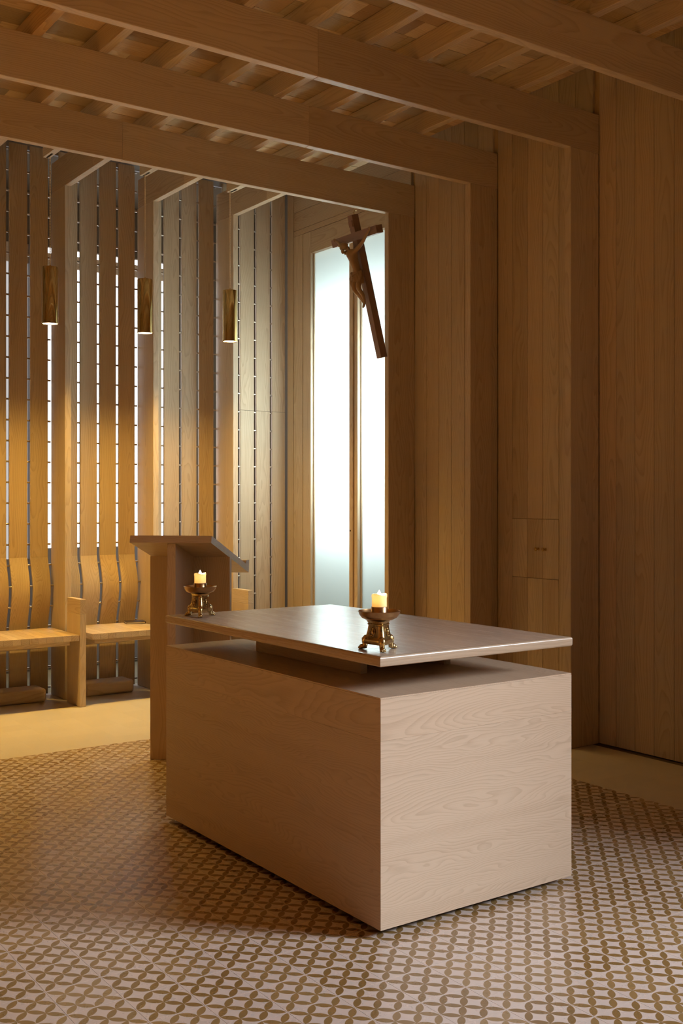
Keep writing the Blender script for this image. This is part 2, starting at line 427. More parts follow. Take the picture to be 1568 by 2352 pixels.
# ------------------------------------------------------------------ right wall
SWZ0, SWZ1 = 0.85, 3.30                     # side window heights
wr = box('wall_right', XW + 0.021, XW + 0.12, 0.97, 7.02, 0, ZC, DARKW[2]); tag(wr, kind='structure')
box('backing', XW + 0.021, XW + 0.12, YN, -0.97, 0, ZC, DARKW[2], wr)
box('backing', XW + 0.021, XW + 0.12, -0.97, 0.97, SWZ1 + 0.02, ZC, DARKW[2], wr)
box('backing', XW + 0.021, XW + 0.12, -0.97, 0.97, 0, SWZ0 - 0.02, DARKW[2], wr)
CB = (1.103, 1.537)                         # cupboard
cup_breaks = []
for k, yp in enumerate(PORT):
    y_hi = yp; y_lo = (PORT[k - 1] + TH) if k else YN
    br = [y_hi]; c = y_hi - 0.148 - (0.007 if k % 2 else 0)
    while c > y_lo + 0.03: br.append(c); c -= 0.157
    br.append(y_lo)
    for a, b in zip(br[1:], br):
        if -0.97 < (a + b) / 2 < 0.97:
            box('board', XW, XW + 0.02, a + .001, b - .001, SWZ1, ZC - .002, WOOD[2], wr, 0.0015)
            box('board', XW, XW + 0.02, a + .001, b - .001, 0.006, SWZ0, WOOD[2], wr, 0.0015); continue
        if k == 7 and b < 5.83 and a > 5.2:
            cup_breaks.append((a, b))
            box('board', XW, XW + 0.02, a + .0012, b - .0012, CB[1] + .0015, ZC - .002, WOOD[2], wr, 0.0015)
            box('board', XW, XW + 0.02, a + .0012, b - .0012, 0.006, CB[0] - .0015, WOOD[2], wr, 0.0015)
        else:
            box('board', XW, XW + 0.02, a + .0012, b - .0012, 0.006, ZC - .002, WOOD[2], wr, 0.0015)
cup_breaks.sort()
cy0, cy1 = cup_breaks[0][0], cup_breaks[-1][1]
cup = empty('wall_cupboard', (XW, (cy0 + cy1) / 2, CB[0]), label='flush wooden wall cupboard with two doors and small brass knobs', cat='cupboard')
mid = len(cup_breaks) - 2
split_y = cup_breaks[mid][0]
for side, grp in ((0, cup_breaks[:mid]), (1, cup_breaks[mid:])):
    door = None
    for a, b in grp:
        if door is None:
            door = box('door', XW - 0.0005, XW + 0.018, a + .0014, b - .0008, CB[0] + .0015, CB[1] - .0015, WOOD[2], cup, 0.0012)
        else:
            d = link('board', box_mesh(0.0185, b - a - .0020, CB[1] - CB[0] - .003, 0.0012, WOOD[2]), None, door, (0, (a + b) / 2 - (cup.location.y + door.location.y), 0))
    yk = split_y + (0.042 if side else -0.030)
    kv, kf = lathe([(0, 0), (0.011, 0), (0.011, 0.003), (0.0055, 0.006), (0.005, 0.018), (0.010, 0.022), (0.0135, 0.028), (0.0125, 0.034), (0.007, 0.038), (0, 0.039)], 20)
    kn = mesh_from('knob', kv, kf, BRASS, door, True, (-0.0093, yk - cup.location.y - door.location.y, 1.317 - cup.location.z - door.location.z), (0, R(-90), 0))
    kn['label'] = 'small round brass knob'

# ------------------------------------------------------------------ window bay at the end of the right wall
ww = box('wall_window', XW, XW + 0.10, 8.702, 8.86, 0.002, ZJ - 0.056, WOOD[2]); tag(ww, kind='structure')
box('corner_board', XW - 0.006, XW + 0.10, 8.862, YB - 0.012, 0.002, ZC - 0.002, WOOD[2], ww, 0.002)
box('header_board', XW, XW + 0.10, 7.03, 8.86, ZJ + 0.002, ZJ + 0.178, WOOD[1], ww, 0.0015)
box('header_board', XW, XW + 0.10, 7.03, 8.86, ZJ + 0.181, ZC - 0.002, WOOD[1], ww, 0.0015)
box('header_board', XW, XW + 0.10, 7.03, 8.86, ZJ - 0.053, ZJ - 0.001, WOOD[1], ww, 0.0015)
box('jamb_board', XW, XW + 0.10, 7.03, 7.11, 0.002, ZJ - 0.056, WOOD[2], ww, 0.0015)
win = empty('window_1', (XW, 7.9, 0)); tag(win, kind='structure')
FX = XW + 0.004
box('window_frame', FX, FX + 0.09, 8.565, 8.700, 0.002, ZJ - 0.056, WOOD[2], win, 0.0015)
box('window_frame', FX, FX + 0.09, 7.112, 7.20, 0.002, ZJ - 0.056, WOOD[2], win, 0.0015)
box('window_head', FX, FX + 0.09, 7.201, 8.564, ZBM + 0.006, ZJ - 0.056, WOOD[1], win, 0.0015)
box('window_sill', FX - 0.02, FX + 0.09, 7.201, 8.564, 0.30, 0.36, WOOD[1], win, 0.003)
box('apron', FX, FX + 0.09, 7.201, 8.564, 0.002, 0.299, WOOD[1], win, 0.0015)
mu1 = box('mullion', FX - 0.004, FX + 0.075, 7.868, 7.925, 0.361, ZBM + 0.004, WOOD[2], win, 0.002)
box('mullion', FX - 0.004, FX + 0.075, 7.795, 7.842, 0.361, ZBM + 0.004, WOOD[2], win, 0.002)
box('mullion_groove', FX + 0.012, FX + 0.075, 7.843, 7.867, 0.361, ZBM + 0.004, WOOD[2], win)
kv, kf = lathe([(0, 0), (0.008, 0), (0.008, 0.002), (0, 0.002)], 14)
mesh_from('keyhole', kv, kf, SHADOW, win, True, (FX - 0.0042 - win.location.x, 7.905 - win.location.y, 1.40), (0, R(-90), 0))
box('pane', FX + 0.045, FX + 0.052, 7.926, 8.564, 0.361, ZBM + 0.005, FROST, win)
box('pane', FX + 0.045, FX + 0.052, 7.201, 7.794, 0.361, ZBM + 0.005, FROST, win)
for a, b in ((7.926, 8.564), (7.201, 7.794)):
    for c, d in ((a + 0.0005, a + 0.012), (b - 0.012, b - 0.0005)):
        box('glazing_bead', FX + 0.030, FX + 0.0445, c, d, 0.362, ZBM + 0.004, WOOD[2], win, 0.002)
bt = box('sky_light_block', XW + 0.125, 8.4, 5.55, 5.75, -0.02, 5.2, PLASTER); tag(bt, kind='structure')  # unseen wall added to keep the side sky light off the frosted panes
og = box('ground_outside', XW + 0.15, 11.0, 5.0, 11.0, -0.12, -0.02, GROUND); tag(og, kind='structure')
# clear window in the right wall, beside the camera
w2 = empty('window_2', (XW, 0.0, 0)); tag(w2, kind='structure')
for a, b in ((-0.97, -0.92), (-0.025, 0.03), (0.92, 0.97)):
    box('window_frame', FX, FX + 0.09, a, b, SWZ0 + 0.001, SWZ1 - 0.001, WOOD[2], w2, 0.0015)
for a, b in ((-0.919, -0.026), (0.031, 0.919)):
    box('window_head', FX, FX + 0.09, a, b, SWZ1 - 0.05, SWZ1 - 0.001, WOOD[1], w2)
    box('window_sill', FX, FX + 0.09, a, b, SWZ0 + 0.001, SWZ0 + 0.05, WOOD[1], w2)
    box('pane', FX + 0.045, FX + 0.051, a, b, SWZ0 + 0.051, SWZ1 - 0.051, CLEAR, w2)

# ------------------------------------------------------------------ slatted back wall
wb = empty('wall_back', (FIN0, YB, 0)); tag(wb, kind='structure')
ST = 0.022
def bulge(z):
    if z < 0.57 or z > 1.19: return 0.0
    t = (z - 0.57) / 0.62
    return 0.072 * (math.sin(math.pi * t ** 1.12) ** 1.35)
_bl = {}
def lower_slat(wd):
    key = round(wd, 3)
    if key in _bl: return _bl[key]
    zs = [0.012, 0.20, 0.40, 0.55] + [0.57 + 0.62 * i / 20 for i in range(21)]
    zs[-1] = 1.189; b = 0.0035
    vs, fs = [], []
    for z in zs:
        d = bulge(z) + (0.0)
        sec = [(-wd / 2, ST), (-wd / 2, b), (-wd / 2 + b, 0), (wd / 2 - b, 0), (wd / 2, b), (wd / 2, ST)]
        for x, yy in sec: vs.append((x, yy - d, z - 0.6))
    n = 6
    for i in range(len(zs) - 1):
        for j in range(n):
            k = (j + 1) % n; fs.append((i * n + j, i * n + k, (i + 1) * n + k, (i + 1) * n + j))
    fs.append(tuple(range(n))); fs.append(tuple(range((len(zs) - 1) * n, len(zs) * n)))
    bm = bmesh.new(); vv = [bm.verts.new(v) for v in vs]
    for f in fs: bm.faces.new([vv[i] for i in f])
    bmesh.ops.recalc_face_normals(bm, faces=bm.faces)
    me = bpy.data.meshes.new('backrest'); bm.to_mesh(me); bm.free(); me.materials.append(WOOD[2])
    for p in me.polygons: p.use_smooth = True
    me.set_sharp_from_angle(angle=R(30)); _bl[key] = me; return me
_sl = {}
def slat_mesh(wd, h):
    key = (round(wd, 3), round(h, 3))
    if key in _sl: return _sl[key]
    b = 0.0035; sec = [(-wd / 2, ST), (-wd / 2, b), (-wd / 2 + b, 0), (wd / 2 - b, 0), (wd / 2, b), (wd / 2, ST)]
    bm = bmesh.new(); lo = [bm.verts.new((x, y, -h / 2)) for x, y in sec]; hi = [bm.verts.new((x, y, h / 2)) for x, y in sec]
    bm.faces.new(lo); bm.faces.new(hi)
    for i in range(6): bm.faces.new((lo[i], lo[(i + 1) % 6], hi[(i + 1) % 6], hi[i]))
    bmesh.ops.recalc_face_normals(bm, faces=bm.faces)
    me = bpy.data.meshes.new('slat'); bm.to_mesh(me); bm.free(); me.materials.append(WOOD[2]); _sl[key] = me; return me
pv, pf = [], []
for bay in range(-4, 3):
    fx = FIN0 + BAY * bay
    box('fin', fx, fx + TH, 8.66, YB + 0.01, 0.002, ZJ - 0.0005, WOOD[2], wb, 0.003)
    gaps = [fx + 0.2475 + 0.1803 * j for j in range(4)]
    if bay == 2: gaps[-1] = XW - 0.012
    g = 0.0125
    ed = [fx + TH + 0.014 - g] + gaps
    for a, b in zip(ed, ed[1:]):
        x0, x1 = a + g, b - g
        if bay == 2:
            for z0, z1 in ((0.012, 2.548), (2.551, ZS)):
                link('slat', slat_mesh(x1 - x0, z1 - z0), None, wb, ((x0 + x1) / 2 - FIN0, 0, (z0 + z1) / 2))
        else:
            link('slat', slat_mesh(x1 - x0, ZS - 1.1895), None, wb, ((x0 + x1) / 2 - FIN0, 0, (ZS + 1.1895) / 2))
            link('backrest_board', lower_slat(x1 - x0), None, wb, (((x0 + x1) / 2) - FIN0, 0, 0.6))
    for gx in gaps:
        if bay == 2 and gx > XW - 0.1: continue
        for k in range(27):
            z = 0.065 + 0.1763 * k
            if z > ZS - 0.05: continue
            d = bulge(z) if bay != 2 else 0
            add_tube(pv, pf, [(gx - 0.0135 - FIN0, 0.013 - d, z), (gx + 0.0135 - FIN0, 0.013 - d, z)], 0.0085, 10)
o = mesh_from('spacer_pin', pv, pf, STEEL, wb); o['kind'] = 'stuff'
box('top_rail', XL, XW, YB + ST + 0.001, YB + 0.05, ZS - 0.03, ZC - 0.001, PLASTER, wb)

# passage behind the slats
po = box('wall_outer', XL, 3.60, 10.40, 10.50, 0, 1.10, PLASTER); tag(po, kind='structure')
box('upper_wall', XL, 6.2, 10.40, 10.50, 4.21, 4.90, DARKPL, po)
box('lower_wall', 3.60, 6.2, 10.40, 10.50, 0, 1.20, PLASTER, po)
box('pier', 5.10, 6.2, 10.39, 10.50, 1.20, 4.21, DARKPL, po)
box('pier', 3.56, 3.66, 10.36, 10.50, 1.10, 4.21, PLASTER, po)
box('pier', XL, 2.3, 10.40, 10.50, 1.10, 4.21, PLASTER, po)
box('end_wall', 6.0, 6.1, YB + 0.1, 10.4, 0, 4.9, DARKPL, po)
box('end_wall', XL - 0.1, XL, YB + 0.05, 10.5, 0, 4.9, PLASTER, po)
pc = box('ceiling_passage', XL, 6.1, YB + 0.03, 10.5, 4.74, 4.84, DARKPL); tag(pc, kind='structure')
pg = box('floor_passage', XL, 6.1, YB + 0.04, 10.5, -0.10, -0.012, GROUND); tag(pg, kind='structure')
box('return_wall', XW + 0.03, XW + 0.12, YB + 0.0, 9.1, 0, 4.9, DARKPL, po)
w3 = empty('window_3', (4.38, 10.44, 0)); tag(w3, kind='structure')
box('pane', 3.661, 5.099, 10.44, 10.447, 1.201, 4.02, SCRGLASS, w3)
box('transom', 3.661, 5.099, 10.41, 10.46, 4.021, 4.15, WOOD[0], w3)
box('pane', 3.661, 5.099, 10.44, 10.447, 4.151, 4.209, SCRGLASS, w3)
box('mullion', 4.20, 4.24, 10.405, 10.439, 1.201, 1.62, DARKPL, w3)
w4 = empty('passage_glow_panel', (2.9, 10.44, 0)); tag(w4, kind='structure')  # glowing panel added in place of lit plaster seen between the slats
box('pane', 2.301, 3.559, 10.44, 10.447, 1.101, 4.02, WALLGLOW, w4)
box('transom', 2.301, 3.559, 10.41, 10.46, 4.021, 4.209, WOOD[0], w4)

# walls the camera does not see
wl = box('wall_left', XL - 0.1, XL, YN, YB, 0, ZC + .1, WOOD[2]); tag(wl, kind='structure')
wn = box('wall_near', XL - 0.1, XW + 0.12, YN - 0.1, YN, 0, ZC + .1, ABSORB); tag(wn, kind='structure')

# ------------------------------------------------------------------ altar
alt = empty('altar', ((AX0 + AX1) / 2, (AY0 + AY1) / 2, 0), label='pale ash block altar with a floating table top on the petal tiles', cat='altar')
T = 0.028
hz = [0.030, 0.750, 0.909]
def mitred(name, p0, p1, inward, mat):
    for a, b in zip(hz, hz[1:]):
        prism(name, [p0, p1, (p1[0] + inward[1][0], p1[1] + inward[1][1]), (p0[0] + inward[0][0], p0[1] + inward[0][1])], a, b - 0.0004, mat, alt, 0.0006)
mitred('front_board', (AX0, AY0), (AX1, AY0), ((T, T), (-T, T)), ASH[0])
mitred('back_board', (AX1, AY1), (AX0, AY1), ((-T, -T), (T, -T)), ASH[0])
mitred('side_board', (AX0, AY1), (AX0, AY0), ((T, -T), (T, T)), ASH[1])
mitred('side_board', (AX1, AY0), (AX1, AY1), ((-T, T), (-T, -T)), ASH[1])
nb = 4
for i in range(nb):
    a = AX0 + T * 0 + 0.0008 + (AX1 - AX0 - 0.0016) * i / nb; b = AX0 + 0.0008 + (AX1 - AX0 - 0.0016) * (i + 1) / nb
    box('body_top_board', a, b - 0.0005, AY0 + 0.0008, AY1 - 0.0008, 0.9092, 0.915, ASH[1], alt)
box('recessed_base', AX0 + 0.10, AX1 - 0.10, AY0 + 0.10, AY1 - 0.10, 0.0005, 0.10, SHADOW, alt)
box('support_rail', 2.735, 2.772, 3.735, 4.62, 0.9152, 1.0318, ASH[1], alt, 0.001)
box('support_rail', 3.212, 3.250, 3.735, 4.62, 0.9152, 1.0318, ASH[1], alt, 0.001)
box('support_rail', 2.773, 3.211, 4.57, 4.61, 0.9152, 1.0318, ASH[0], alt, 0.001)
box('support_rail', 2.773, 3.211, 3.95, 3.99, 0.9152, 1.0318, ASH[0], alt, 0.001)
ns = 5
ASHEDGE = [wood('polished_ash_edge_%s' % 'xyz'[a], a, (0.53, 0.40, 0.275), (0.35, 0.24, 0.15), ring=0.008, contrast=0.55, rough=0.27, vary=0.04, warp=0.05, spec=0.5) for a in range(2)]
SX0, SX1, SY0, SY1, SZ0, SZ1 = AX0 - 0.004, AX1 + 0.002, AY0 - 0.004, AY1 + 0.002, 1.032, 1.072
EB, er = 0.022, 0.009
box('table_top', SX0 + EB, SX1 - EB, SY0 + EB, SY1 - EB, SZ0, SZ1, ASHTOP, alt)
eprof = [(EB, SZ0)] + [(er - er * math.sin(R(a)), SZ0 + er - er * math.cos(R(a))) for a in (0, 22.5, 45, 67.5, 90)] + [(er - er * math.cos(R(a)), SZ1 - er + er * math.sin(R(a))) for a in (0, 22.5, 45, 67.5, 90)] + [(EB, SZ1)]
def edge_band(p0, p1, inw, ax):
    p0, p1, inw = Vector(p0), Vector(p1), Vector(inw); d = (p1 - p0).normalized(); c = (p0 + p1) / 2 + Vector((0, 0, 0))
    vs = []
    for q, sg in ((p0, 1), (p1, -1)):
        for t_, z in eprof: v = q + inw * t_ + d * (sg * t_); vs.append((v.x - c.x, v.y - c.y, z - 1.052))
    n = len(eprof); fs = [tuple(range(n)), tuple(range(n, 2 * n))] + [(i, (i + 1) % n, n + (i + 1) % n, n + i) for i in range(n)]
    mesh_from('top_edging', vs, fs, ASHEDGE[ax], alt, True, (c.x - alt.location.x, c.y - alt.location.y, 1.052))
edge_band((SX0, SY0, 0), (SX1, SY0, 0), (0, 1, 0), 0); edge_band((SX1, SY1, 0), (SX0, SY1, 0), (0, -1, 0), 0)
edge_band((SX0, SY1, 0), (SX0, SY0, 0), (1, 0, 0), 1); edge_band((SX1, SY0, 0), (SX1, SY1, 0), (-1, 0, 0), 1)

# ------------------------------------------------------------------ candlesticks and candles
def candlestick(name, loc, rz, label):
    t = empty(name, loc, (0, 0, rz), label=label, cat='candlestick', group='brass candlesticks on the altar')
    # three-sided flared body with softened arrises
    secs = [(0.024, 0.057), (0.028, 0.061), (0.042, 0.061), (0.046, 0.055), (0.056, 0.051), (0.070, 0.047), (0.086, 0.0435), (0.098, 0.042), (0.1005, 0.0455), (0.1035, 0.0455), (0.1055, 0.042), (0.112, 0.046), (0.118, 0.050)]
    seg = 36; vs, fs = [], []
    for z, r in secs:
        r *= 1.10
        for i in range(seg):
            a = 2 * math.pi * i / seg
            u = ((a + math.pi / 3) % (2 * math.pi / 3)) - math.pi / 3       # corner at 0, face centres at +-60 deg
            tri = 0.5 / math.cos(math.pi / 3 - abs(u)); rr_ = r * min(1.0, 1.06 * tri + 0.13)
            vs.append((rr_ * math.cos(a), rr_ * math.sin(a), z))
    n = len(secs)
    for i in range(n - 1):
        for j in range(seg):
            k = (j + 1) % seg; fs.append((i * seg + j, i * seg + k, (i + 1) * seg + k, (i + 1) * seg + j))
    fs.append(tuple(range(seg))[::-1]); fs.append(tuple((n - 1) * seg + j for j in range(seg)))
    mesh_from('base', vs, fs, OLDBRASS, t)
    fv, ff = [], []
    add_tube(fv, ff, [(0.046, 0, 0.050), (0.054, 0, 0.047), (0.0605, 0, 0.039), (0.0615, 0, 0.029), (0.060, 0, 0.019), (0.062, 0, 0.011), (0.068, 0, 0.008)], [0.009, 0.0135, 0.0145, 0.0120, 0.0105, 0.0105, 0.008], 12)
    add_sphere(fv, ff, (0.071, 0, 0.0105), 0.0105, 14, 9, (1.45, 1.05, 0.98))
    for s in (-1.5, -0.5, 0.5, 1.5):
        add_sphere(fv, ff, (0.0835 - 0.0028 * abs(s), s * 0.0056, 0.0062), 0.0060, 9, 7, (1.35, 0.72, 1.0))
    add_sphere(fv, ff, (0.063, 0, 0.047), 0.0062, 10, 7, (1, 1.5, 1))
    foot = None
    for q in range(3):
        if foot is None:
            foot = mesh_from('foot', fv, ff, OLDBRASS, t); f0 = foot
        else:
            foot = link('foot', f0.data, None, t, (0, 0, 0), (0, 0, R(120 * q)))
    # relief on each face: oval border with a standing figure
    rv, rf = [], []
    pts = []
    for i in range(25):
        a = 2 * math.pi * i / 24; pts.append((0.0352 - 0.0035 * math.sin(a), 0.0135 * math.cos(a), 0.073 + 0.021 * math.sin(a)))
    add_tube(rv, rf, pts, 0.0016, 6, False)
    add_sphere(rv, rf, (0.0325, 0, 0.086), 0.0048, 10, 6); add_sphere(rv, rf, (0.035, 0, 0.072), 0.0070, 10, 6, (0.7, 0.8, 1.7))
    add_sphere(rv, rf, (0.037, 0.006, 0.058), 0.004, 8, 6); add_sphere(rv, rf, (0.037, -0.006, 0.058), 0.004, 8, 6)
    r0 = None
    for q in range(3):
        if r0 is None: r0 = mesh_from('relief', rv, rf, OLDBRASS, t, True, (0, 0, 0), (0, 0, R(60)))
        else: link('relief', r0.data, None, t, (0, 0, 0), (0, 0, R(60 + 120 * q)))
    dv, df = lathe([(0, 0.1183), (0.036, 0.1185), (0.056, 0.1215), (0.070, 0.1285), (0.079, 0.140), (0.0835, 0.1540), (0.0850, 0.1555), (0.0830, 0.1565),
                    (0.0770, 0.1435), (0.066, 0.134), (0.050, 0.1285), (0, 0.128)], 40)
    mesh_from('drip_dish', dv, df, COPPER, t)
    cv, cf = lathe([(0.0325, 0.1290), (0.0325, 0.171), (0.0315, 0.172), (0.0305, 0.171), (0.0305, 0.131), (0, 0.131)], 32)
    mesh_from('candle_cup', cv, cf, COPPER, t)
    return t
def candle(loc, label, seed):
    t = empty('candle', loc, label=label, cat='candle', group='lit candles on the altar')
    rnd = random.Random(seed); ph = rnd.random() * 6
    def wob(a, k):
        s = 1.0 if 2 <= k <= 6 else 0.0
        return s * (0.0022 * math.sin(2 * a + ph) + 0.0016 * math.sin(3 * a + ph * 2))
    prof = [(0, 0.0), (0.0295, 0.0), (0.0295, 0.074), (0.0310, 0.081), (0.0310, 0.087), (0.0285, 0.0905), (0.0255, 0.088), (0.0240, 0.074), (0.0240, 0.040), (0.020, 0.036), (0, 0.035)]
    v, f = lathe(prof, 36, wob); mesh_from('wax_body', v, f, WAX, t)
    wv, wf = [], []; add_tube(wv, wf, [(0, 0, 0.0352), (0.001, 0, 0.055), (0.002, 0, 0.072)], 0.0012, 6); mesh_from('wick', wv, wf, LEATHER, t)
    fv, ff = lathe([(0, 0.063), (0.006, 0.067), (0.0105, 0.076), (0.0098, 0.086), (0.0062, 0.095), (0.0026, 0.102), (0, 0.107)], 16)
    mesh_from('flame', fv, ff, FLAME, t)
    l = bpy.data.lights.new('candle_light', 'POINT'); l.energy = CANDLE_W; l.color = CANDLE_C; l.shadow_soft_size = 0.006
    lo = bpy.data.objects.new('candle_light', l); COL.objects.link(lo); lo.parent = t; lo.location = (0.0, 0.0, 0.113)
    l2 = bpy.data.lights.new('candle_core', 'POINT'); l2.energy = CANDLE_W * 18.0; l2.color = CANDLE_C; l2.shadow_soft_size = 0.004
    l2o = bpy.data.objects.new('candle_core', l2); COL.objects.link(l2o); l2o.parent = t; l2o.location = (0.013, 0.0, 0.062)
    return t
TOPZ = 1.0722
C2, C1 = (2.574, 3.388, TOPZ), (2.576, 4.914, TOPZ)
candlestick('candlestick', C2, R(3), 'three-footed brass candlestick on the altar corner away from the lectern')
candlestick('candlestick', C1, R(3), 'three-footed brass candlestick on the altar end in front of the lectern')
candle((C2[0], C2[1], TOPZ + 0.1315), 'short lit candle on the altar corner away from the lectern', 3)
candle((C1[0], C1[1], TOPZ + 0.1315), 'short lit candle on the altar end in front of the lectern', 8)

# ------------------------------------------------------------------ lectern, turned 45 degrees
lec = empty('lectern', (3.1534, 6.1578, 0), (0, 0, R(-45)), label='wooden lectern with sloping desk and crossed panel stem behind the altar', cat='lectern')
# local x along the desk, local y away from the camera
LW = 0.265
def desk_z(yl): return 1.312 - 0.266 * yl
def lprofile(name, x0, x1, prof, mat):
    cx = (x0 + x1) / 2; h = (x1 - x0) / 2
    vs = [(-h, y, z) for y, z in prof] + [(h, y, z) for y, z in prof]; n = len(prof)
    fs = [tuple(range(n)), tuple(range(n, 2 * n))[::-1]] + [(i, (i + 1) % n, n + (i + 1) % n, n + i) for i in range(n)]
    return mesh_from(name, vs, fs, mat, lec, False, (cx, 0, 0))
lprofile('stem_panel', -LW, LW, [(0, 0.002), (0.042, 0.002), (0.042, desk_z(0.042) - 0.0005), (0, desk_z(0) - 0.0005)], ASH[2])
lprofile('stem_fin', -0.026, 0.026, [(-0.36, 0.002), (-0.0005, 0.002), (-0.0005, desk_z(0) - 0.001), (-0.36, desk_z(-0.36) - 0.0005)], ASH[2])
tk = 0.046
desk = lprofile('desk', -0.258, 0.258, [(-0.385, desk_z(-0.385)), (0.50, desk_z(0.50)), (0.515, desk_z(0.50) + 0.088), (0.435, desk_z(0.43) + tk + 0.022), (0.425, desk_z(0.425) + tk), (-0.372, desk_z(-0.372) + tk)], ASH[0])
# ------------------------------------------------------------------ benches along the slats
DV = [3.25 + 0.79 * k for k in range(-3, 3)]
for k, x in enumerate(DV):
    if k < 2: continue
    X0 = x if k < 5 else 4.815
    if k == 3: lab = 'wooden bench end panel between the two seats in view, one with a book'
    elif k == 4: lab = 'wooden bench end panel standing behind the lectern'
    elif k == 5: lab = 'wooden bench end panel right of the lectern, under its desk ledge'
    else: lab = 'wooden bench end panel at the end of the bench away from the lectern'
    t = empty('bench_end_panel', (X0 + 0.025, 8.42, 0), label=lab, cat='bench end')
    tag(t, group='end panels of the wall benches')
    box('panel', X0, X0 + 0.05, 8.27, 8.56, 0.002, 0.7515, WOOD[2], t, 0.002)
    box('arm_block', X0, X0 + 0.05, 8.27, 8.555, 0.7525, 0.872, WOOD[1], t, 0.002)
t_seats = {2: (2.51 + 0.055, 3.247), 3: (3.30 + 0.057, 4.037), 4: (4.09 + 0.055, 4.812)}
labs = {2: 'wooden plank bench seat on the far side of the end panel from the lectern', 3: 'wooden plank bench seat with a closed book lying on it', 4: 'wooden plank bench seat concealed behind the lectern'}
for k, (X0, X1) in t_seats.items():
    t = empty('plank_bench', ((X0 + X1) / 2, 8.6, 0.536), label=labs[k], cat='bench'); tag(t, group='plank seats of the wall bench')
    n = 10; wd = (X1 - X0) / n
    fin_l = FIN0 + BAY * (k - 3); fin_r = fin_l + BAY
    for i in range(n):
        a, b = X0 + wd * i, X0 + wd * (i + 1)
        yb = 8.905
        if b > fin_r - 0.002 or a < fin_l + TH + 0.002: yb = 8.655
        box('plank', a + 0.0003, b - 0.0003, 8.275, yb, 0.538, 0.586, WOOD[1], t, 0.0012)
    box('support_batten', X0 + 0.04, X1 - 0.06, 8.33, 8.37, 0.50, 0.5375, WOOD[0], t, 0.002)
    box('wall_bracket', X0 + 0.10, X1 - 0.10, 8.86, 8.90, 0.42, 0.5375, WOOD[0], t, 0.002)
for k, (X0, X1) in {2: (2.64, 3.115), 3: (3.46, 3.900), 4: (4.26, 4.70)}.items():
    o = box('footrest_block', X0, X1, 8.665, 8.905, 0.0015, 0.112, WOOD[0], None, 0.024, 5)
    tag(o, label={2: 'rounded wooden block on the floor under the seat away from the lectern', 3: 'rounded wooden block on the floor under the seat with the book', 4: 'rounded wooden block on the floor under the seat behind the lectern'}[k], cat='footrest', group='wooden blocks under the bench')
# book
bk = empty('book', (3.962, 8.795, 0.587), (0, 0, R(-14)), label='closed dark-covered book lying on the plank bench seat', cat='book')
for nme, a, m in (('cover', (-0.085, 0.085, -0.062, 0.062, 0.0, 0.003), LEATHER), ('pages', (-0.081, 0.080, -0.059, 0.059, 0.003, 0.017), PAPER), ('cover', (-0.085, 0.085, -0.062, 0.062, 0.017, 0.020), LEATHER), ('spine', (0.0805, 0.085, -0.062, 0.062, 0.003, 0.017), LEATHER)):
    link(nme, box_mesh(a[1] - a[0], a[3] - a[2], a[5] - a[4], 0.0008, m), None, bk, ((a[0] + a[1]) / 2, (a[2] + a[3]) / 2, (a[4] + a[5]) / 2))

# ------------------------------------------------------------------ pendant lamps
def pendant(x, label, y=8.0, group='brass pendant lamps along the slatted wall', power=LAMP_W, cone=136):
    t = empty('pendant_lamp', (x, y, 3.03), label=label, cat='pendant lamp', group=group)
    v, f = lathe([(0.058, 0.0), (0.067, 0.0), (0.0675, 0.004), (0.063, 0.007), (0.062, 0.015), (0.062, 0.433), (0.060, 0.436), (0, 0.437)], 40)
    mesh_from('tube_shade', v, f, BRASS, t)
    v, f = lathe([(0.058, 0.0), (0.055, 0.010), (0.052, 0.06)], 40)
    mesh_from('reflector', v, f, BRASS, t)
    v, f = lathe([(0.0575, 0.0035), (0, 0.0035)], 40); mesh_from('lens', v, f, LENS, t)
    v, f = lathe([(0.006, 0.437), (0.006, 0.450), (0.0035, 0.456), (0, 0.456)], 14); mesh_from('cord_grip', v, f, BRASS, t)
    cv, cf = [], []
    zt = ZJ - 3.03 - 0.002; n = 200
    for s in (0, math.pi):
        pts = [(0.0026 * math.cos(s + i * 0.62), 0.0026 * math.sin(s + i * 0.62), 0.452 + (zt - 0.452) * i / n) for i in range(n + 1)]
        add_tube(cv, cf, pts, 0.0026, 5)
    mesh_from('cord', cv, cf, CORD, t)
    l = bpy.data.lights.new('lamp_light', 'SPOT'); l.energy = power; l.color = LAMP_C; l.spot_size = R(cone); l.spot_blend = 1.0; l.shadow_soft_size = 0.045
    lo = bpy.data.objects.new('lamp_light', l); COL.objects.link(lo); lo.parent = t; lo.location = (0, 0, -0.004)
    return t
for x, lab in ((4.478, 'brass tube pendant lamp nearest the frosted window'), (3.693, 'brass tube pendant lamp above the lectern'), (2.903, 'brass tube pendant lamp above the seat away from the lectern'),
               (2.09, 'brass tube pendant lamp further along the slatted wall'), (1.285, 'brass tube pendant lamp further along the slatted wall')):
    pendant(x, lab)
for y in (1.5, 3.5, 5.5): pendant(-2.765, 'added fill lamp in a brass tube along the wall opposite the window wall', y, 'added fill lamps along the opposite wall', FILL_W, 100)  # unseen lamps added for warm fill from the left
for x, y in ((0.0775, -2.5), (2.4925, -2.5)): pendant(x, 'added fill lamp in a brass tube behind the camera', y, 'added fill lamps behind the camera', FILL_W * 1.3, 100)  # unseen lamps added to brighten beam and lectern faces towards the camera

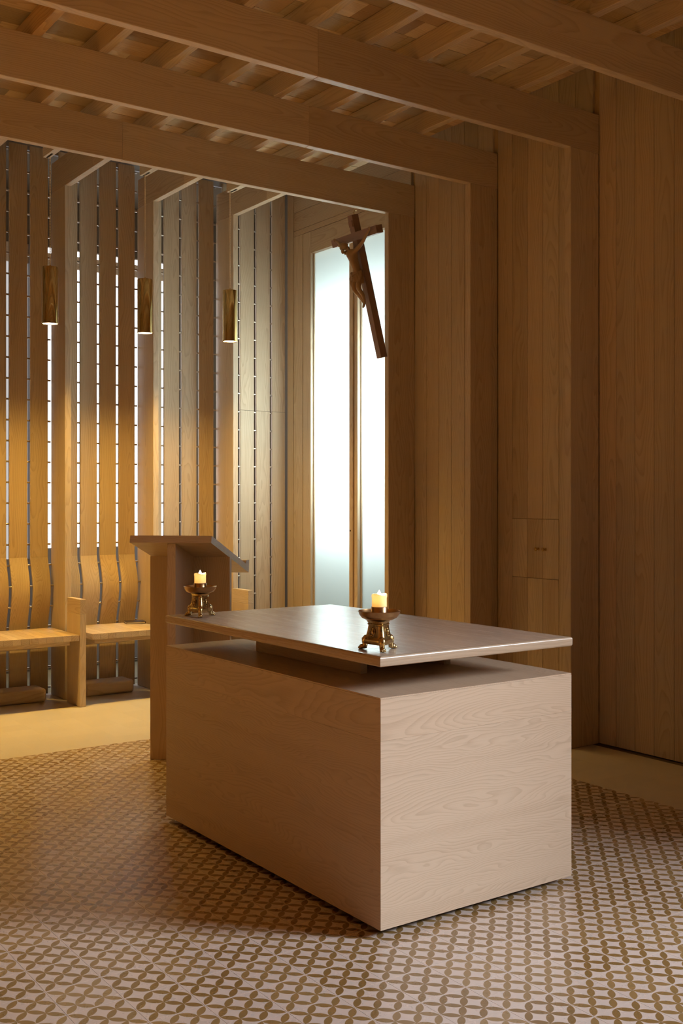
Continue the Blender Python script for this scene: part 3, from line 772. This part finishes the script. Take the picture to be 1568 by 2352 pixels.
# ------------------------------------------------------------------ crucifix leaning out from the post
Zl = Vector((-0.2566, 0, 0.9665)); Yl = Vector((0.9665, 0, 0.2566)); Xl = Vector((0, -1, 0))
M = Matrix(((Xl.x, Yl.x, Zl.x, 5.318), (Xl.y, Yl.y, Zl.y, 7.003), (Xl.z, Yl.z, Zl.z, 2.843), (0, 0, 0, 1)))
cx = empty('crucifix', label='dark wooden crucifix with carved figure leaning out before the frosted window', cat='crucifix')
cx.matrix_world = M
def lbox(name, x0, x1, y0, y1, z0, z1, mat, parent, bev=0.0015):
    return link(name, box_mesh(x1 - x0, y1 - y0, z1 - z0, bev, mat), None, parent, ((x0 + x1) / 2, (y0 + y1) / 2, (z0 + z1) / 2))
lbox('upright', -0.031, 0.031, 0, 0.066, 0, 1.169, CROSSW[2], cx)
lbox('cross_arm', -0.311, 0.303, -0.002, 0.064, 0.965, 1.029, CROSSW[0], cx)
lbox('nameplate', -0.024, 0.024, -0.010, -0.0005, 1.075, 1.125, CROSSW[0], cx)
hv, hf = [], []
add_tube(hv, hf, [(0, 0.05, 1.165), (0, 0.05, 1.19), (0, 0.065, 1.205), (0, 0.085, 1.20)], 0.004, 8); mesh_from('hanging_hook', hv, hf, OLDBRASS, cx)
def skinned(name, pts, edges, root, parent, mat, sub=2):
    me = bpy.data.meshes.new(name); me.from_pydata([p[0] for p in pts], edges, []); o = bpy.data.objects.new(name, me); COL.objects.link(o)
    o.modifiers.new('skin', 'SKIN'); sk = me.skin_vertices[0].data
    for i, (p, r) in enumerate(pts):
        sk[i].radius = r if isinstance(r, tuple) else (r, r); sk[i].use_root = (i == root)
    s = o.modifiers.new('sub', 'SUBSURF'); s.levels = sub; s.render_levels = sub
    dg = bpy.context.evaluated_depsgraph_get(); ev = bpy.data.meshes.new_from_object(o.evaluated_get(dg))
    bpy.data.objects.remove(o, do_unlink=True)
    for p in ev.polygons: p.use_smooth = True
    ev.materials.clear(); ev.materials.append(mat)
    return link(name, ev, None, parent)
# joints in cross coordinates (x across, -y out of the cross, z up)
P = [((0.012, -0.050, 0.690), (0.040, 0.030)),   # 0 pelvis
     ((0.018, -0.048, 0.730), (0.036, 0.026)),   # 1 waist
     ((0.018, -0.058, 0.780), (0.043, 0.031)),   # 2 ribs
     ((0.012, -0.062, 0.830), (0.052, 0.034)),   # 3 chest
     ((0.006, -0.062, 0.868), (0.046, 0.028)),   # 4 shoulders base
     ((-0.004, -0.074, 0.893), (0.018, 0.018)),  # 5 neck
     ((-0.022, -0.098, 0.908), (0.028, 0.032)),  # 6 head low (chin on chest, to one side)
     ((-0.030, -0.104, 0.936), (0.030, 0.034)),  # 7 head crown
     ((-0.050, -0.056, 0.884), (0.021, 0.020)),  # 8 shoulder L
     ((-0.125, -0.040, 0.945), (0.0155, 0.0155)),# 9 elbow L
     ((-0.195, -0.022, 0.995), (0.011, 0.010)),  # 10 wrist L
     ((-0.222, -0.016, 1.010), (0.013, 0.007)),  # 11 hand L
     ((0.062, -0.052, 0.884), (0.021, 0.020)),   # 12 shoulder R
     ((0.145, -0.038, 0.930), (0.0155, 0.0155)), # 13 elbow R
     ((0.212, -0.022, 0.992), (0.011, 0.010)),   # 14 wrist R
     ((0.236, -0.016, 1.010), (0.013, 0.007)),   # 15 hand R
     ((-0.012, -0.058, 0.665), (0.030, 0.028)),  # 16 hip L
     ((-0.016, -0.098, 0.590), (0.022, 0.024)),  # 17 knee L
     ((-0.004, -0.058, 0.525), (0.019, 0.021)),  # 18 calf L
     ((0.002, -0.034, 0.462), (0.012, 0.012)),   # 19 ankle L
     ((0.000, -0.058, 0.424), (0.012, 0.009)),   # 20 toes L
     ((0.036, -0.052, 0.665), (0.030, 0.028)),   # 21 hip R
     ((0.034, -0.092, 0.592), (0.022, 0.024)),   # 22 knee R
     ((0.026, -0.052, 0.530), (0.019, 0.021)),   # 23 calf R
     ((0.012, -0.036, 0.468), (0.012, 0.012)),   # 24 ankle R
     ((0.014, -0.062, 0.432), (0.012, 0.009))]   # 25 toes R
E_ = [(0, 1), (1, 2), (2, 3), (3, 4), (4, 5), (5, 6), (6, 7), (4, 8), (8, 9), (9, 10), (10, 11), (4, 12), (12, 13), (13, 14), (14, 15),
      (0, 16), (16, 17), (17, 18), (18, 19), (19, 20), (0, 21), (21, 22), (22, 23), (23, 24), (24, 25)]
fig = skinned('carved_figure', P, E_, 0, cx, CARVED, 2)
fig['label'] = 'carved wooden figure with raised arms and bent knees'
# fingers
for s, (hx, hz_) in ((-1, (-0.222, 1.010)), (1, (0.236, 1.010))):
    fv, ff = [], []
    for q in range(4):
        dz = -0.009 + 0.006 * q; ln = (0.020, 0.024, 0.025, 0.020)[q]
        add_tube(fv, ff, [(hx, -0.016, hz_ + dz), (hx + s * ln * 0.6, -0.019, hz_ + dz + 0.008), (hx + s * ln * 0.85, -0.028, hz_ + dz + 0.010)], [0.0038, 0.0034, 0.0026], 6)
    add_tube(fv, ff, [(hx - s * 0.004, -0.018, hz_ + 0.008), (hx + s * 0.003, -0.026, hz_ + 0.020)], [0.0038, 0.003], 6)
    mesh_from('fingers', fv, ff, CARVED, fig)
# hair, crown, beard, nose
hv, hf = [], []
add_sphere(hv, hf, (-0.029, -0.098, 0.934), 0.036, 14, 10, (0.98, 1.0, 0.98))
for i in range(9):
    a = R(20 + i * 17.5); bx, by = math.cos(a), math.sin(a)
    add_tube(hv, hf, [(-0.029 + 0.031 * bx, -0.098 + 0.030 * by, 0.925), (-0.027 + 0.036 * bx, -0.096 + 0.033 * by, 0.900), (-0.022 + 0.032 * bx, -0.090 + 0.030 * by, 0.872)], [0.011, 0.010, 0.006], 7)
mesh_from('hair', hv, hf, CARVED, fig)
bv, bf = [], []
add_sphere(bv, bf, (-0.021, -0.126, 0.898), 0.016, 10, 7, (0.95, 0.8, 1.25)); add_sphere(bv, bf, (-0.026, -0.138, 0.920), 0.0055, 8, 6, (0.8, 1.0, 1.7))
add_sphere(bv, bf, (-0.038, -0.133, 0.929), 0.005, 8, 6, (1.3, 0.7, 0.7)); add_sphere(bv, bf, (-0.014, -0.133, 0.929), 0.005, 8, 6, (1.3, 0.7, 0.7))
mesh_from('face_relief', bv, bf, CARVED, fig)
tv, tf = [], []
for s in (0, 2.1):
    add_tube(tv, tf, [(-0.030 + 0.0375 * math.cos(2 * math.pi * i / 28), -0.101 + 0.0385 * math.sin(2 * math.pi * i / 28), 0.947 + 0.004 * math.sin(i * 1.7 + s)) for i in range(29)], 0.0042, 6, False)
mesh_from('crown', tv, tf, CARVED, fig)
# loincloth: draped band with folds and a hanging knot
lv, lf = [], []; seg = 40; rows = 12
for r in range(rows + 1):
    t_ = r / rows
    for j in range(seg):
        a = 2 * math.pi * j / seg
        fold = 1 + 0.06 * math.sin(7 * a + 5 * t_) + 0.035 * math.sin(13 * a - 9 * t_)
        rx = (0.049 + 0.010 * math.sin(math.pi * t_)) * fold; ry = (0.037 + 0.012 * t_) * fold
        drop = 0.085 + 0.022 * math.sin(a + 0.6) + 0.006 * math.sin(5 * a)
        lv.append((0.014 + 0.002 * t_ + rx * math.cos(a), -0.050 - 0.018 * t_ + ry * math.sin(a), 0.722 - drop * t_ + 0.004 * math.sin(2 * a)))
for r in range(rows):
    for j in range(seg):
        k = (j + 1) % seg; lf.append((r * seg + j, r * seg + k, (r + 1) * seg + k, (r + 1) * seg + j))
o = mesh_from('loincloth', lv, lf, CARVED, fig)
kv, kf = [], []
add_sphere(kv, kf, (-0.036, -0.072, 0.712), 0.014, 10, 7)
add_tube(kv, kf, [(-0.038, -0.076, 0.706), (-0.046, -0.084, 0.675), (-0.044, -0.088, 0.640), (-0.048, -0.084, 0.600)], [0.010, 0.013, 0.012, 0.006], 9)
for q in range(4): add_tube(kv, kf, [(-0.030, -0.086, 0.706 - 0.010 * q), (0.010, -0.108, 0.694 - 0.014 * q), (0.055, -0.076, 0.712 - 0.020 * q)], [0.005, 0.006, 0.004], 7)
mesh_from('cloth_folds', kv, kf, CARVED, fig)
